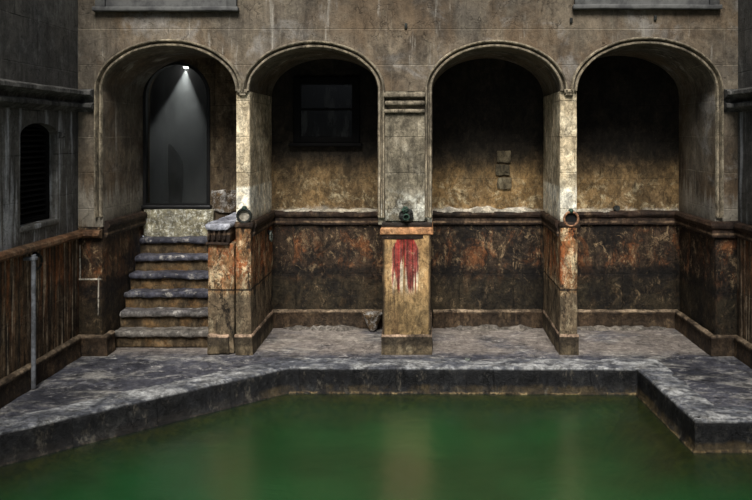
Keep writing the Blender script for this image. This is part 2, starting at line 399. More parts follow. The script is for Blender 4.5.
def m_water():
    n = NB('green_murky_water')
    h = n.add(n.mul(n.noise(5, 3, .55, n.stretch(1, 1.6, 1)), .7), n.mul(n.noise(26, 3, .5, n.stretch(1, 2.2, 1)), .3))
    b = n.t.nodes.new('ShaderNodeBump')
    b.inputs['Strength'].default_value = .22
    b.inputs['Distance'].default_value = .02
    n.lk(h, b.inputs['Height'])
    df = n.t.nodes.new('ShaderNodeBsdfDiffuse')
    cl = n.noise(1.1, 4, .6, n.stretch(1, 1.4, 1, 3))
    n.lk(n.mix(n.ramp(cl, .36, .64), srgb(3, 58, 21), srgb(9, 72, 30)), df.inputs[0])
    tr = n.t.nodes.new('ShaderNodeBsdfTransparent')
    tr.inputs[0].default_value = (.42, .58, .30, 1)
    m1 = n.t.nodes.new('ShaderNodeMixShader')
    # the water hides more of the bed the deeper it is
    d1 = n.sub(6.56, n.y)
    d2 = n.math('MAXIMUM', n.sub(2.0, n.x), n.sub(5.34, n.y))
    d3 = n.sub(n.mul(n.add(n.x, 1.29), .619), n.mul(n.sub(n.y, 6.56), .785))
    dm = n.add(n.math('MINIMUM', n.math('MINIMUM', d1, d2), d3), n.mul(n.sub(cl, .5), .25))
    n.lk(n.ramp(dm, -.02, .95, .06, .84), m1.inputs[0])
    n.lk(tr.outputs[0], m1.inputs[1]); n.lk(df.outputs[0], m1.inputs[2])
    gl = n.t.nodes.new('ShaderNodeBsdfGlossy')
    gl.inputs['Roughness'].default_value = .26
    n.lk(b.outputs[0], gl.inputs['Normal'])
    fr = n.t.nodes.new('ShaderNodeFresnel')
    fr.inputs[0].default_value = 1.33
    n.lk(b.outputs[0], fr.inputs['Normal'])
    m2 = n.t.nodes.new('ShaderNodeMixShader')
    n.lk(n.mul(fr.outputs[0], .34), m2.inputs[0])
    n.lk(m1.outputs[0], m2.inputs[1]); n.lk(gl.outputs[0], m2.inputs[2])
    n.lk(m2.outputs[0], n.out.inputs[0])
    return n.m

M_WATER = m_water()


def m_emit(name, col, s):
    n = NB(name)
    e = n.t.nodes.new('ShaderNodeEmission')
    e.inputs[0].default_value = col + (1,)
    e.inputs[1].default_value = s
    n.lk(e.outputs[0], n.out.inputs[0])
    return n.m

M_LAMP = m_emit('lamp_lens', (1, 1, .97), 12.0)


def m_haze():
    n = NB('haze')
    v = n.t.nodes.new('ShaderNodeVolumeScatter')
    v.inputs['Color'].default_value = (1, 1, 1, 1)
    n.lk(n.ramp(n.noise(2.6, 4, .6, n.stretch(1.6, 1.6, .8)), .35, .65, .35, 1.05), v.inputs['Density'])
    v.inputs['Anisotropy'].default_value = 0.0
    n.lk(v.outputs[0], n.out.inputs['Volume'])
    return n.m

M_HAZE = m_haze()
M_DOORW = stone('brown_ashlar', srgb(112, 92, 68), srgb(86, 74, 58), srgb(34, 29, 24), srgb(170, 154, 126), (0.4, 0.36), srgb(40, 34, 28), .5, .5, .4, 48, jmix=.5, mott=.8)


# ------------------------------------------------------------------ mesh helpers
def obj(name, bm, mats, parent=None, smooth=False, kind=None):
    me = bpy.data.meshes.new(name)
    bmesh.ops.recalc_face_normals(bm, faces=bm.faces)
    bm.to_mesh(me); bm.free()
    for m in (mats if isinstance(mats, (list, tuple)) else [mats]):
        me.materials.append(m)
    if smooth:
        for p in me.polygons:
            p.use_smooth = True
        me.set_sharp_from_angle(angle=math.radians(38))
    o = bpy.data.objects.new(name, me)
    COL.objects.link(o)
    if parent:
        o.parent = parent
        o.matrix_parent_inverse = parent.matrix_basis.inverted()
    if kind:
        o['kind'] = kind
    return o

def tag(o, label, cat, group=None):
    o['label'] = label; o['category'] = cat
    if group: o['group'] = group
    return o

def thing(name, label, cat, loc, group=None):
    o = bpy.data.objects.new(name, None)
    o.empty_display_size = .1
    COL.objects.link(o)
    o.location = loc
    return tag(o, label, cat, group)

def axis(a, b, cell, r):
    L = b - a
    r = min(r, L * .45)
    n = max(1, round((L - 2 * r) / cell))
    return [a, a + r * .3] + [a + r + (L - 2 * r) * i / n for i in range(n + 1)] + [b - r * .3, b]

def disp(p, amp, freq, off=0.0):
    q = p * freq + Vector((off, off * 2, off * 3))
    return noise.noise_vector(q) * amp + noise.noise_vector(q * 3.1) * amp * .45

def rbox(bm, x0, x1, y0, y1, z0, z1, r=.01, cell=.08, amp=.0, freq=4, mat=0):
    """a rounded, slightly worn block"""
    X, Y, Z = axis(x0, x1, cell, r), axis(y0, y1, cell, r), axis(z0, z1, cell, r)
    r = min(r, (x1 - x0) * .45, (y1 - y0) * .45, (z1 - z0) * .45)
    V = {}
    def v(p):
        k = tuple(round(c, 5) for c in p)
        if k not in V:
            q = Vector(p)
            c = Vector((min(max(q.x, x0 + r), x1 - r), min(max(q.y, y0 + r), y1 - r), min(max(q.z, z0 + r), z1 - r)))
            d = q - c
            if d.length > r: d = d.normalized() * r
            q = c + d
            if amp: q += disp(q, amp, freq)
            V[k] = bm.verts.new(q)
        return V[k]
    def grid(A, B, f):
        for i in range(len(A) - 1):
            for j in range(len(B) - 1):
                fc = bm.faces.new([v(f(A[i], B[j])), v(f(A[i + 1], B[j])), v(f(A[i + 1], B[j + 1])), v(f(A[i], B[j + 1]))])
                fc.material_index = mat
    for c in (x0, x1): grid(Y, Z, lambda a, b, c=c: (c, a, b))
    for c in (y0, y1): grid(X, Z, lambda a, b, c=c: (a, c, b))
    for c in (z0, z1): grid(X, Y, lambda a, b, c=c: (a, b, c))
    return bm

def B(*a, **k):
    return rbox(bmesh.new(), *a, **k)

def prism(bm, pts, ext, mat=0):
    """closed outline of 3-D points pushed along ext"""
    a = [bm.verts.new(p) for p in pts]
    b = [bm.verts.new(Vector(p) + Vector(ext)) for p in pts]
    fs = [bm.faces.new(a), bm.faces.new(b)]
    for i in range(len(a)):
        j = (i + 1) % len(a)
        fs.append(bm.faces.new([a[i], a[j], b[j], b[i]]))
    for f in fs: f.material_index = mat
    bmesh.ops.triangulate(bm, faces=fs[:2])
    return bm

def sweep(bm, path, prof, step=.07, amp=.0, freq=5, closed_prof=True, mat=0):
    """profile (d outward, z) run along plan points with mitred corners; outward is to the right of travel"""
    P = [Vector(p) for p in path]
    pts = []
    for i in range(len(P) - 1):
        a, b = P[i], P[i + 1]
        d = (b - a).normalized()
        nr = Vector((d.y, -d.x))
        n = max(1, round((b - a).length / step))
        for k in range(n + 1):
            if k == n and i < len(P) - 2: continue
            off = nr
            if k == 0 and i > 0:
                d0 = (a - P[i - 1]).normalized()
                n0 = Vector((d0.y, -d0.x))
                m = (nr + n0)
                off = m / max(.25, m.dot(nr))
            pts.append((a.lerp(b, k / n), off))
    rings = []
    for p, off in pts:
        ring = []
        for d, z in prof:
            q = Vector((p.x + off.x * d, p.y + off.y * d, z))
            if amp: q += disp(q, amp, freq)
            ring.append(bm.verts.new(q))
        rings.append(ring)
    m = len(prof)
    for r0, r1 in zip(rings, rings[1:]):
        for j in range(m if closed_prof else m - 1):
            k = (j + 1) % m
            f = bm.faces.new([r0[j], r0[k], r1[k], r1[j]])
            f.material_index = mat
    if closed_prof:
        for r in (rings[0], rings[-1]):
            f = bm.faces.new(r); f.material_index = mat
    return bm

def arc(c, a, b, z, n=36, t0=math.pi, t1=0.0):
    return [(c + a * math.cos(t0 + (t1 - t0) * i / n), z + b * math.sin(t0 + (t1 - t0) * i / n)) for i in range(n + 1)]

def sweep_xz(bm, path, prof, y):
    """profile (n outward from the path, out towards the viewer) along an (x, z) path on a wall face at y"""
    rings = []
    for i, p in enumerate(path):
        a = Vector(path[max(0, i - 1)]); b = Vector(path[min(len(path) - 1, i + 1)])
        t = (b - a).normalized()
        nr = Vector((-t.y, t.x))
        rings.append([bm.verts.new((p[0] + nr.x * n, y - o, p[1] + nr.y * n) if True else 0) for n, o in prof])
    for v in [v for r in rings for v in r]:
        v.co += disp(v.co, .004, 6)
    m = len(prof)
    for r0, r1 in zip(rings, rings[1:]):
        for j in range(m):
            bm.faces.new([r0[j], r0[(j + 1) % m], r1[(j + 1) % m], r1[j]])
    bm.faces.new(rings[0]); bm.faces.new(rings[-1])
    return bm

def tube(bm, pts, r, seg=10, closed=False):
    P = [Vector(p) for p in pts]
    n = len(P)
    rings = []
    for i in range(n):
        t = (P[(i + 1) % n] - P[i - 1]) if closed else (P[min(n - 1, i + 1)] - P[max(0, i - 1)])
        t.normalize()
        u = t.cross(Vector((0, 0, 1)) if abs(t.z) < .9 else Vector((0, 1, 0))).normalized()
        v = t.cross(u)
        rr = r[i] if isinstance(r, (list, tuple)) else r
        rings.append([bm.verts.new(P[i] + (u * math.cos(2 * math.pi * k / seg) + v * math.sin(2 * math.pi * k / seg)) * rr) for k in range(seg)])
    for i in range(n if closed else n - 1):
        a, b = rings[i], rings[(i + 1) % n]
        if closed and i == n - 1:
            s = min(range(seg), key=lambda s: (b[s].co - a[0].co).length)
            b = b[s:] + b[:s]
        for k in range(seg):
            bm.faces.new([a[k], a[(k + 1) % seg], b[(k + 1) % seg], b[k]])
    if not closed:
        bm.faces.new(rings[0]); bm.faces.new(rings[-1])
    return bm

def lathe(bm, prof, c, ax='Z', seg=24, a0=0.0, a1=2 * math.pi):
    """profile (radius, along) turned about an axis through c"""
    full = abs(a1 - a0 - 2 * math.pi) < 1e-4
    n = seg if full else seg + 1
    rings = []
    for r, h in prof:
        ring = []
        for k in range(n):
            t = a0 + (a1 - a0) * k / seg
            x, y = r * math.cos(t), r * math.sin(t)
            p = {'Z': (x, y, h), 'Y': (x, h, y), 'X': (h, x, y)}[ax]
            ring.append(bm.verts.new(Vector(c) + Vector(p)))
        rings.append(ring)
    for a, b in zip(rings, rings[1:]):
        for k in range(n if full else n - 1):
            bm.faces.new([a[k], a[(k + 1) % n], b[(k + 1) % n], b[k]])
    bm.faces.new(rings[0]); bm.faces.new(rings[-1])
    return bm

def hole_wall(bm, u0, u1, v0, v1, uc, h, vb, vsp, rise, to3, ext):
    """wall with an arched opening, made of upright strips"""
    cols = [(uc - h * math.cos(math.pi * i / 32), vsp + rise * math.sin(math.pi * i / 32)) for i in range(33)]
    def quad(p): prism(bm, [to3(*q) for q in p], ext)
    quad([(u0, v0), (uc - h, v0), (uc - h, v1), (u0, v1)])
    quad([(uc + h, v0), (u1, v0), (u1, v1), (uc + h, v1)])
    if vb > v0: quad([(uc - h, v0), (uc + h, v0), (uc + h, vb), (uc - h, vb)])
    for a, b in zip(cols, cols[1:]):
        quad([a, b, (b[0], v1), (a[0], v1)])
    return bm

def arch_wall(bm, low, top, y0, y1):
    """solid wall over a wavy lower outline"""
    R = [[bm.verts.new(p) for p in ((x, y0, z), (x, y0, top), (x, y1, top), (x, y1, z))] for x, z in low]
    for a, b in zip(R, R[1:]):
        for q in range(4):
            bm.faces.new([a[q], b[q], b[(q + 1) % 4], a[(q + 1) % 4]])
    bm.faces.new(R[0]); bm.faces.new(R[-1])
    return bm


# ------------------------------------------------------------------ the place in numbers
YF, YB = 7.0, 8.0                       # wall face, back of the recesses
XL, XR = -3.47, 3.13                    # side walls
ZS = 2.62                               # springing of the arches
CROWN = [3.065, 3.05, 3.055, 3.085]     # their crowns
TOP = 6.0
RAILZ = 1.30
ARCH = [(-3.22, -1.89), (-1.75, -.47), (.07, 1.35), (1.52, 2.90)]

# ------------------------------------------------------------------ structure: walls
# wall with the four arches, above the springing
pts = [(XL, ZS)]
for (a, b), zc in zip(ARCH, CROWN):
    pts += [(x, z) for x, z in arc((a + b) / 2, (b - a) / 2, zc - ZS, ZS)]
pts += [(XR, ZS)]
obj('wall_front', arch_wall(bmesh.new(), pts, TOP, YF, YB), M_UP, kind='structure', smooth=True)

# end strips of the front wall
for nm, x0, x1 in (('wall_front_left', XL, -3.22), ('wall_front_right', 2.90, XR)):
    bm = bmesh.new()
    rbox(bm, x0, x1, YF, YB, RAILZ - .04, ZS, .004, .3, 0, mat=0)
    rbox(bm, x0, x1, YF - .02, YB, 0, RAILZ - .04, .01, .09, .006, mat=1)
    o = obj(nm, bm, [M_UP, M_DADOL if x0 == XL else M_DADO], kind='structure', smooth=True)

# back of the recesses: doorway in the first, plain behind the rest
DC, DH, DVB, DVS, DRI = -2.84, .385, 1.36, 2.62, .40
bm = hole_wall(bmesh.new(), -3.30, -1.80, 1.03, 3.35, DC, DH, DVB, DVS, DRI, lambda u, v: (u, YB, v), (0, .2, 0))
obj('wall_doorway', bm, M_DOORW, kind='structure')
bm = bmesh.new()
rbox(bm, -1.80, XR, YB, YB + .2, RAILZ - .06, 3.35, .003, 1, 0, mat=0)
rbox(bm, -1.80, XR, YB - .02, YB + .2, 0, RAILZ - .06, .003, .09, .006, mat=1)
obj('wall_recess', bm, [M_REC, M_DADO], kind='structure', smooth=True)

# left wall with the arched window opening, right wall, wall behind the viewer
WC, WH, WVB, WVS, WRI = 6.31, .31, 1.39, 2.17, .12
bm = hole_wall(bmesh.new(), -4, YB, RAILZ - .08, TOP, WC, WH, WVB, WVS, WRI, lambda u, v: (XL, u, v), (-.5, 0, 0))
obj('wall_left', bm, M_SIDE, kind='structure')
obj('wall_left_dado', B(XL - .5, XL + .02, -4, YF - .02, -1.2, RAILZ - .08, .004, .12, .004), M_DSIDE, kind='structure', smooth=True)
bm = bmesh.new()
rbox(bm, XR, XR + .5, -4, YB, RAILZ - .08, TOP, .004, 1, 0, mat=0)
rbox(bm, XR - .02, XR + .5, -4, YF - .02, -1.2, RAILZ - .08, .004, .2, .004, mat=1)
obj('wall_right', bm, [M_SIDE, M_DSIDE], kind='structure', smooth=True)
obj('wall_behind', B(XL - .5, XR + .5, -4.4, -4, -1.2, 4.0, .01, 1), M_OUT, kind='structure')

# ------------------------------------------------------------------ floor, kerb, pool
EDGE = [(XL, 4.86), (-1.30, 6.58), (1.99, 6.55), (2.07, 5.355), (XR, 5.355)]
bm = bmesh.new()
poly = [(XL, 5.05), (-1.34, 6.73), (2.13, 6.70), (2.21, 5.50), (XR, 5.50)] + [(XR, YB + .1), (XL, YB + .1)]
vsx = [bm.verts.new((x, y, -.006)) for x, y in poly]
f = bm.faces.new(vsx)
bmesh.ops.triangulate(bm, faces=[f])
for k in range(5):
    bmesh.ops.subdivide_edges(bm, edges=[e for e in bm.edges if e.calc_length() > .12], cuts=1, use_grid_fill=True)
    bmesh.ops.triangulate(bm, faces=bm.faces)
for v in bm.verts:
    v.co.z += noise.noise(v.co * 2.5) * .006 + noise.noise(v.co * 9) * .003 - .004
ret = bmesh.ops.extrude_face_region(bm, geom=list(bm.faces))
for v in ret['geom']:
    if isinstance(v, bmesh.types.BMVert): v.co.z -= .2
obj('floor', bm, M_FLOOR, kind='structure', smooth=True)

prof = [(-.30, -.03), (-.28, -.006), (-.2, .001), (-.1, .003), (-.03, 0), (-.008, -.006), (.002, -.022), (.006, -.06), (.004, -.11), (.008, -.16), (.012, -.20),
        (.022, -.218), (.032, -.228), (.036, -.25), (.16, -.30), (.4, -.46), (.7, -.8), (.7, -1.2), (-.3, -1.2)]
obj('pool_kerb', sweep(bmesh.new(), EDGE, prof, .05, .012, 5), M_KERB, kind='structure', smooth=True)
bm = bmesh.new()
rbox(bm, XL, XR, -4, 6.6, -1.4, -1.2, .01, 1)
obj('pool_floor', bm, M_BED, kind='structure')
bm = bmesh.new()
wp = [(XL + .02, -4), (XR - .02, -4), (XR - .02, 5.34), (2.04, 5.34), (1.96, 6.53), (-1.29, 6.56), (XL + .02, 4.84)]
bm.faces.new([bm.verts.new((x, y, -.238)) for x, y in wp])
o = obj('pool_water', bm, M_WATER, kind='stuff')
tag(o, 'murky green water of the sunken pool, faintly rippled', 'water')

# ------------------------------------------------------------------ piers between the recesses
RAIL = [(0, RAILZ + .02), (.045, RAILZ + .01), (.058, RAILZ - .02), (.05, RAILZ - .045), (.028, RAILZ - .06), (.034, RAILZ - .10), (.03, RAILZ - .135), (0, RAILZ - .14)]
SKIRT = [(0, .192), (.03, .189), (.045, .178), (.05, .158), (.042, .14), (.048, .05), (.055, .0), (.055, -.01), (0, -.01)]
CAP = [(0, 1.315), (.04, 1.308), (.06, 1.29), (.05, 1.268), (.02, 1.258), (0, 1.25)]
SLAB = [(0, 1.31), (.03, 1.30), (.035, 1.275), (.01, 1.262), (.06, 1.252), (.085, 1.245), (.09, 1.215), (.08, 1.195), (.015, 1.185), (.02, 1.15), (0, 1.14)]

def pier(x0, x1, dx0, dx1, rd, label, shaft_m, low_m, rail_m, rp=RAIL, left=True, narrow=False):
    t = thing('stone_pier', label, 'pier', ((x0 + x1) / 2, YF, 0))
    obj('shaft', B(x0, x1, YF, YB, RAILZ - .02, ZS, .012, .09, .005), shaft_m, t, True)
    obj('dado', B(dx0, dx1, YF - .02, YB - .02, 0, RAILZ - .02, .012, .05, .008, 6), low_m, t, True)
    U = [(dx0, YB - .02), (dx0, YF - .02), (dx1, YF - .02), (dx1, YB - .02)]
    if not left: U = U[1:]
    obj('rail', sweep(bmesh.new(), U, [(d * rd, z) for d, z in rp], .05, .006, 7), rail_m, t, True)
    if narrow:
        sides = [[(dx1, YF + .035), (dx1, YB - .02)]] + ([[(dx0, YB - .02), (dx0, YF + .035)]] if left else [])
        for sd in sides:
            obj('side_rail', sweep(bmesh.new(), sd, [(d * .7, z) for d, z in RAIL], .05, .006, 7), M_RAIL, t, True)
    obj('plinth', sweep(bmesh.new(), U, [(d * rd, z) for d, z in SKIRT], .05, .008, 7), M_PLINTH, t, True)
    return t

M_PLINTH = stone('pier_plinth_stone', srgb(112, 98, 76), srgb(84, 74, 58), srgb(30, 26, 22), srgb(176, 162, 134), None, None, .6, .55, .4, 37, lambda n, c, t: n.mix(n.mul(n.ramp(n.add(n.z, n.mul(n.sub(t['mid'], .5), .012)), .164, .176), n.ramp(n.noise(4, 6, .7), .40, .56, .2, .85)), n.mix(n.mul(n.ramp(n.z, .06, .10), .65), c, srgb(40, 33, 26)), srgb(196, 166, 140)), bump=.9, rough=.7)
pA = pier(-1.89, -1.75, -1.89, -1.735, .4, 'narrow pier right of the steps, with bright white patch and rust-orange blackened base', M_PALE, M_RUST, M_RAIL, CAP, False, True)
pB = pier(-.47, .07, -.425, .06, .25, 'wide central pier with red paint runs down its buff base', M_MID, M_RED, M_RAILP, SLAB)
pC = pier(1.35, 1.52, 1.35, 1.52, .25, 'narrow pale pier with an orange stained base, between the two right hand arches', M_PALE, M_RUST, M_RAIL, CAP, True, True)
for t, xc in ((pA, -1.82), (pC, 1.435)):
    bm = bmesh.new()
    rbox(bm, xc - .05, xc + .05, YF - .045, YF + .02, 2.60, 2.635, .008, .03, .003)
    rbox(bm, xc - .035, xc + .035, YF - .035, YF + .02, 2.575, 2.60, .008, .03, .003)
    obj('corbel', bm, M_TRIM, t, True)
# raised strip with a moulded cap on the central pier
bm = bmesh.new()
rbox(bm, -.40, .0, YF - .022, YF + .01, RAILZ + .02, 2.40, .008, .09, .004)
obj('pilaster_strip', bm, M_MID, pB, True)
bm = bmesh.new()
rbox(bm, -.41, .005, YF - .10, YF + .01, 2.555, 2.60, .012, .05, .005)
rbox(bm, -.395, -.005, YF - .03, YF + .01, 2.525, 2.557, .008, .05, .004)
rbox(bm, -.40, .0, YF - .075, YF + .01, 2.475, 2.525, .02, .05, .005)
rbox(bm, -.395, -.005, YF - .025, YF + .01, 2.44, 2.478, .008, .05, .004)
rbox(bm, -.405, .0, YF - .06, YF + .01, 2.40, 2.44, .016, .05, .005)
obj('cap_moulding', bm, M_TRIM, pB, True)
# low block against pier beside the steps
t = thing('stone_block', 'low rust-stained stone block with corroded top ledge beside the steps', 'block', (-2.03, YF, 0))
obj('body', B(-2.165, -1.905, YF - .022, YB - .03, 0, 1.10, .015, .05, .010, 7), M_RUST, t, True)
obj('foot', B(-2.17, -1.945, YF - .05, YF + .2, -.005, .20, .02, .05, .012, 7), M_PLINTH, t, True)
bm = bmesh.new()
for k in range(4):
    xk = -2.145 + k * .052
    rbox(bm, xk - .014, xk + .014, YF - .065, YF + .0, 1.13, 1.235, .012, .03, .006, 9)
rbox(bm, -2.17, -1.945, YF - .03, YB - .03, 1.11, 1.24, .01, .05, .006)
obj('dentil_course', bm, M_RAIL, t, True)
obj('ledge_top', B(-2.18, -1.94, YF - .085, YB - .03, 1.235, 1.30, .025, .04, .014, 9), stone('lead_ledge', srgb(176, 178, 188), srgb(120, 122, 134), srgb(48, 46, 48), srgb(226, 226, 230), None, None, .3, .5, .5, 41, bump=1.0), t, True)
obj('lower_lip', B(-2.175, -1.945, YF - .06, YF + .05, 1.085, 1.115, .012, .04, .006, 9), M_RAIL, t, True)

# ------------------------------------------------------------------ mouldings round the arches, cornices, rails, skirting
MOULD = [(0, 0), (0, .02), (.008, .036), (.022, .038), (.030, .026), (.033, -.004), (.041, -.004), (.044, .034), (.052, .056), (.062, .058), (.070, .044), (.072, -.002)]
nt = 1
for i, (a, b) in enumerate(ARCH):
    path = arc((a + b) / 2, (b - a) / 2, CROWN[i] - ZS, ZS, 48)
    foot = RAILZ + .06
    L = [(a, foot + (ZS - foot) * k / 16) for k in range(16)]
    R = [(b, ZS - (ZS - foot) * k / 16) for k in range(1, 17)]
    if i in (0, 2): path = L + path
    if i in (1, 3): path = path + R
    obj('trim_%d' % nt, sweep_xz(bmesh.new(), path, MOULD, YF), M_TRIM, kind='structure', smooth=True)
    nt += 1
CORN = [(0, 2.64), (.08, 2.625), (.105, 2.612), (.108, 2.58), (.09, 2.57), (.05, 2.555), (.02, 2.535), (.012, 2.505), (.05, 2.497), (.075, 2.485), (.075, 2.455), (.05, 2.44), (.012, 2.425), (0, 2.41)]
obj('trim_%d' % nt, sweep(bmesh.new(), [(XL, 2), (XL, YF), (-3.30, YF)], CORN, .07, .004, 6), M_CORN, kind='structure', smooth=True); nt += 1
obj('trim_%d' % nt, sweep(bmesh.new(), [(2.985, YF), (XR, YF), (XR, 2)], CORN, .07, .004, 6), M_CORN, kind='structure', smooth=True); nt += 1
# dado rails: bull-nosed on the left wall, thinner round the recesses
SRAIL = [(0, 1.235), (.05, 1.232), (.075, 1.212), (.078, 1.185), (.06, 1.165), (.02, 1.155), (0, 1.15)]
SSILL = [(0, 1.36), (.035, 1.345), (.04, 1.31), (.015, 1.28), (0, 1.27)]
obj('trim_%d' % nt, sweep(bmesh.new(), [(XL + .02, 2), (XL + .02, YF - .02), (-3.22, YF - .02)], SRAIL, .06, .006, 6), M_RAILS, kind='structure', smooth=True); nt += 1
obj('trim_%d' % nt, sweep(bmesh.new(), [(-3.20, YF - .02), (-3.20, YB)], RAIL, .06, .008, 6), M_RAIL, kind='structure', smooth=True); nt += 1
obj('trim_%d' % nt, sweep(bmesh.new(), [(2.88, YB - .02), (2.88, YF - .02), (XR - .02, YF - .02), (XR - .02, 2)], RAIL, .06, .007, 6), M_RAIL, kind='structure', smooth=True); nt += 1
for a, b in ARCH[1:]:
    obj('trim_%d' % nt, sweep(bmesh.new(), [(a + .02, YB - .02), (b - .02, YB - .02)], RAIL, .05, .008, 6), M_RAIL, kind='structure', smooth=True); nt += 1
obj('baseboard_left', sweep(bmesh.new(), [(XL + .02, 2), (XL + .02, YF - .02), (-3.20, YF - .02), (-3.20, YF + .12)], SKIRT, .06, .008, 6), M_SKIRT, kind='structure', smooth=True)
obj('baseboard_right', sweep(bmesh.new(), [(2.88, YB - .02), (2.88, YF - .02), (XR - .02, YF - .02), (XR - .02, 2)], SKIRT, .06, .008, 6), M_SKIRT, kind='structure', smooth=True)
for nm, (a, b) in zip(('middle_left', 'middle_right', 'far_right'), ARCH[1:]):
    obj('baseboard_' + nm, sweep(bmesh.new(), [(a + .02, YB - .02), (b - .02, YB - .02)], SKIRT, .05, .010, 6), M_SKIRT, kind='structure', smooth=True)

# lime crust along the ledges of the recesses
for (x0, x1, lab) in ((-1.72, -.50, 'white lime crust along the ledge under the dark window'), (.1, 1.32, 'thin pale lime crust along the ledge of the third recess'), (1.56, 2.14, 'pale lime crust on the ledge of the right hand recess')):
    bm = bmesh.new()
    n = int((x1 - x0) / .03)
    rings = []
    for i in range(n + 1):
        x = x0 + (x1 - x0) * i / n
        k = .25 + .9 * abs(noise.noise(Vector((x * 2.3, 4, 1)))) + .5 * noise.noise(Vector((x * 9, 2, 3)))
        k = max(.12, k) * min(1, 6 * i / n + .1, 6 * (n - i) / n + .1)
        hh = .06 * k
        rings.append([bm.verts.new(Vector(p) + disp(Vector(p), .008, 12)) for p in
                      ((x, YB + .01, 1.30), (x, YB - .05 - .03 * k, 1.30), (x, YB - .05 - .03 * k, 1.31 + hh * .25), (x, YB - .02 - .015 * k, 1.31 + hh * .8), (x, YB + .01, 1.32 + hh))])
    for a, b in zip(rings, rings[1:]):
        for j in range(5):
            bm.faces.new([a[j], a[(j + 1) % 5], b[(j + 1) % 5], b[j]])
    bm.faces.new(rings[0]); bm.faces.new(rings[-1])
    o = obj('lime_crust', bm, M_LIME, smooth=True, kind='stuff')
    tag(o, lab, 'lime crust')

# grey crusted debris at the foot of the back walls
for (x0, x1, lab) in ((-1.60, -.74, 'low ridge of grey crust on the floor at the back of the second recess'), (.22, 1.22, 'low ridge of grey crust on the floor at the back of the third recess'), (1.68, 2.72, 'low ridge of grey crust on the floor at the back of the right hand recess')):
    bm = bmesh.new()
    n = int((x1 - x0) / .02)
    rings = []
    for i in range(n + 1):
        x = x0 + (x1 - x0) * i / n
        k = max(.15, .55 + .8 * noise.noise(Vector((x * 5, 7, 1))) + .5 * noise.noise(Vector((x * 17, 2, 3)))) * min(1, 5 * i / n + .1, 5 * (n - i) / n + .1)
        rings.append([bm.verts.new(Vector(p) + disp(Vector(p), .007, 16)) for p in
                      ((x, YB - .085, -.01), (x, YB - .10 - .14 * k, -.012), (x, YB - .10 - .10 * k, .012 * k), (x, YB - .10 - .05 * k, .035 * k), (x, YB - .088, .045 * k))])
    for a, b in zip(rings, rings[1:]):
        for j in range(5):
            bm.faces.new([a[j], a[(j + 1) % 5], b[(j + 1) % 5], b[j]])
    bm.faces.new(rings[0]); bm.faces.new(rings[-1])
    tag(obj('crust_debris', bm, M_CRUSTF, smooth=True, kind='stuff'), lab, 'crust')

# ------------------------------------------------------------------ steps up to the doorway
t = thing('stone_staircase', 'flight of six worn stone steps up to the glazed doorway', 'steps', (-2.68, 7.2, 0))
for i in range(6):
    y0 = 7.16 + .128 * i
    z1 = .172 * (i + 1)
    x0 = -3.24 if i else -3.20
    s = obj('step', B(-3.19, -2.192, y0 + .035, YB - .02, .172 * i - (.004 if i == 0 else .03), z1 - .05, .006, .06, .006, 6), M_RISER, t, True)
    o = obj('tread', B(-3.192, -2.192, y0 - .012, min(YB - .02, y0 + .22), z1 - .062, z1, .024, .035, .013, 7), M_TREAD, s, True)
obj('threshold', B(-3.19, -2.40, 7.93, YB - .015, 1.0, 1.335, .01, .05, .008, 7), M_THRESH, t, True)
obj('trim_20', B(-2.43, -1.92, YB - .03, YB - .0005, 1.30, 1.55, .025, .025, .022, 11), M_CRUMB, kind='structure', smooth=True)  # rough patch of crumbled stone on the wall beside the doorway

# ------------------------------------------------------------------ glazed door, the hazy chamber behind it
def arch_outline(uc, h, vb, vsp, rise, n=30):
    return [(uc - h, vb)] + arc(uc, h, rise, vsp, n) + [(uc + h, vb)]

dr = thing('door_1', 'tall arched black framed glass door above the steps', 'door', (DC, YB, DVB))
dr['kind'] = 'structure'
def ring_frame(bm, uc, h, vb, vsp, rise, wd, y0, y1, bot=True):
    o_ = arch_outline(uc, h, vb, vsp, rise); i_ = arch_outline(uc, h - wd, vb + wd, vsp, rise - wd)
    V = [[bm.verts.new((p[0], y, p[1])) for p in L] for L, y in ((o_, y0), (i_, y0), (i_, y1), (o_, y1))]
    n = len(o_)
    for k in range(n if bot else n - 1):
        j = (k + 1) % n
        for q in range(4):
            r = (q + 1) % 4
            bm.faces.new([V[q][k], V[q][j], V[r][j], V[r][k]])
    return bm
obj('door_frame', ring_frame(bmesh.new(), DC, DH - .002, DVB + .001, DVS, DRI - .002, .035, YB - .012, YB + .07), M_BLACK, dr)
obj('door_sill', B(DC - DH - .03, DC + DH + .02, YB - .06, YB + .1, DVB - .022, DVB + .02, .01, .1), M_BLACK, dr, True)
obj('glass_pane', prism(bmesh.new(), [(x, YB + .03, z) for x, z in arch_outline(DC, DH - .03, DVB + .03, DVS, DRI - .03)], (0, .008, 0)), M_GLASS, dr)
CX0, CX1, CY0, CY1, CZ0, CZ1 = -3.45, -2.25, YB + .2, 9.3, 1.30, 3.25
bm = bmesh.new()
rbox(bm, CX0 - .1, CX0, CY0, CY1, CZ0, CZ1, .002, 1)
rbox(bm, CX1, CX1 + .1, CY0, CY1, CZ0, CZ1, .002, 1)
rbox(bm, CX0 - .1, CX1 + .1, CY1, CY1 + .1, CZ0, CZ1, .002, 1)
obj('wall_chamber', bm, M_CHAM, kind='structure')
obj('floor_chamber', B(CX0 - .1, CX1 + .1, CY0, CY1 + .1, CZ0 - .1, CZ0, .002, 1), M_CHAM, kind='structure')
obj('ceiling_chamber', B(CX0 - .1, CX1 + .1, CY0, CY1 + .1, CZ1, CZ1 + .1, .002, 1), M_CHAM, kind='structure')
o = obj('haze', B(CX0 + .005, CX1 - .005, CY0 + .005, CY1 - .005, CZ0 + .005, CZ1 - .005, .002, 2), M_HAZE, kind='stuff')
tag(o, 'thin grey haze lit by the spotlight behind the door glass', 'haze')

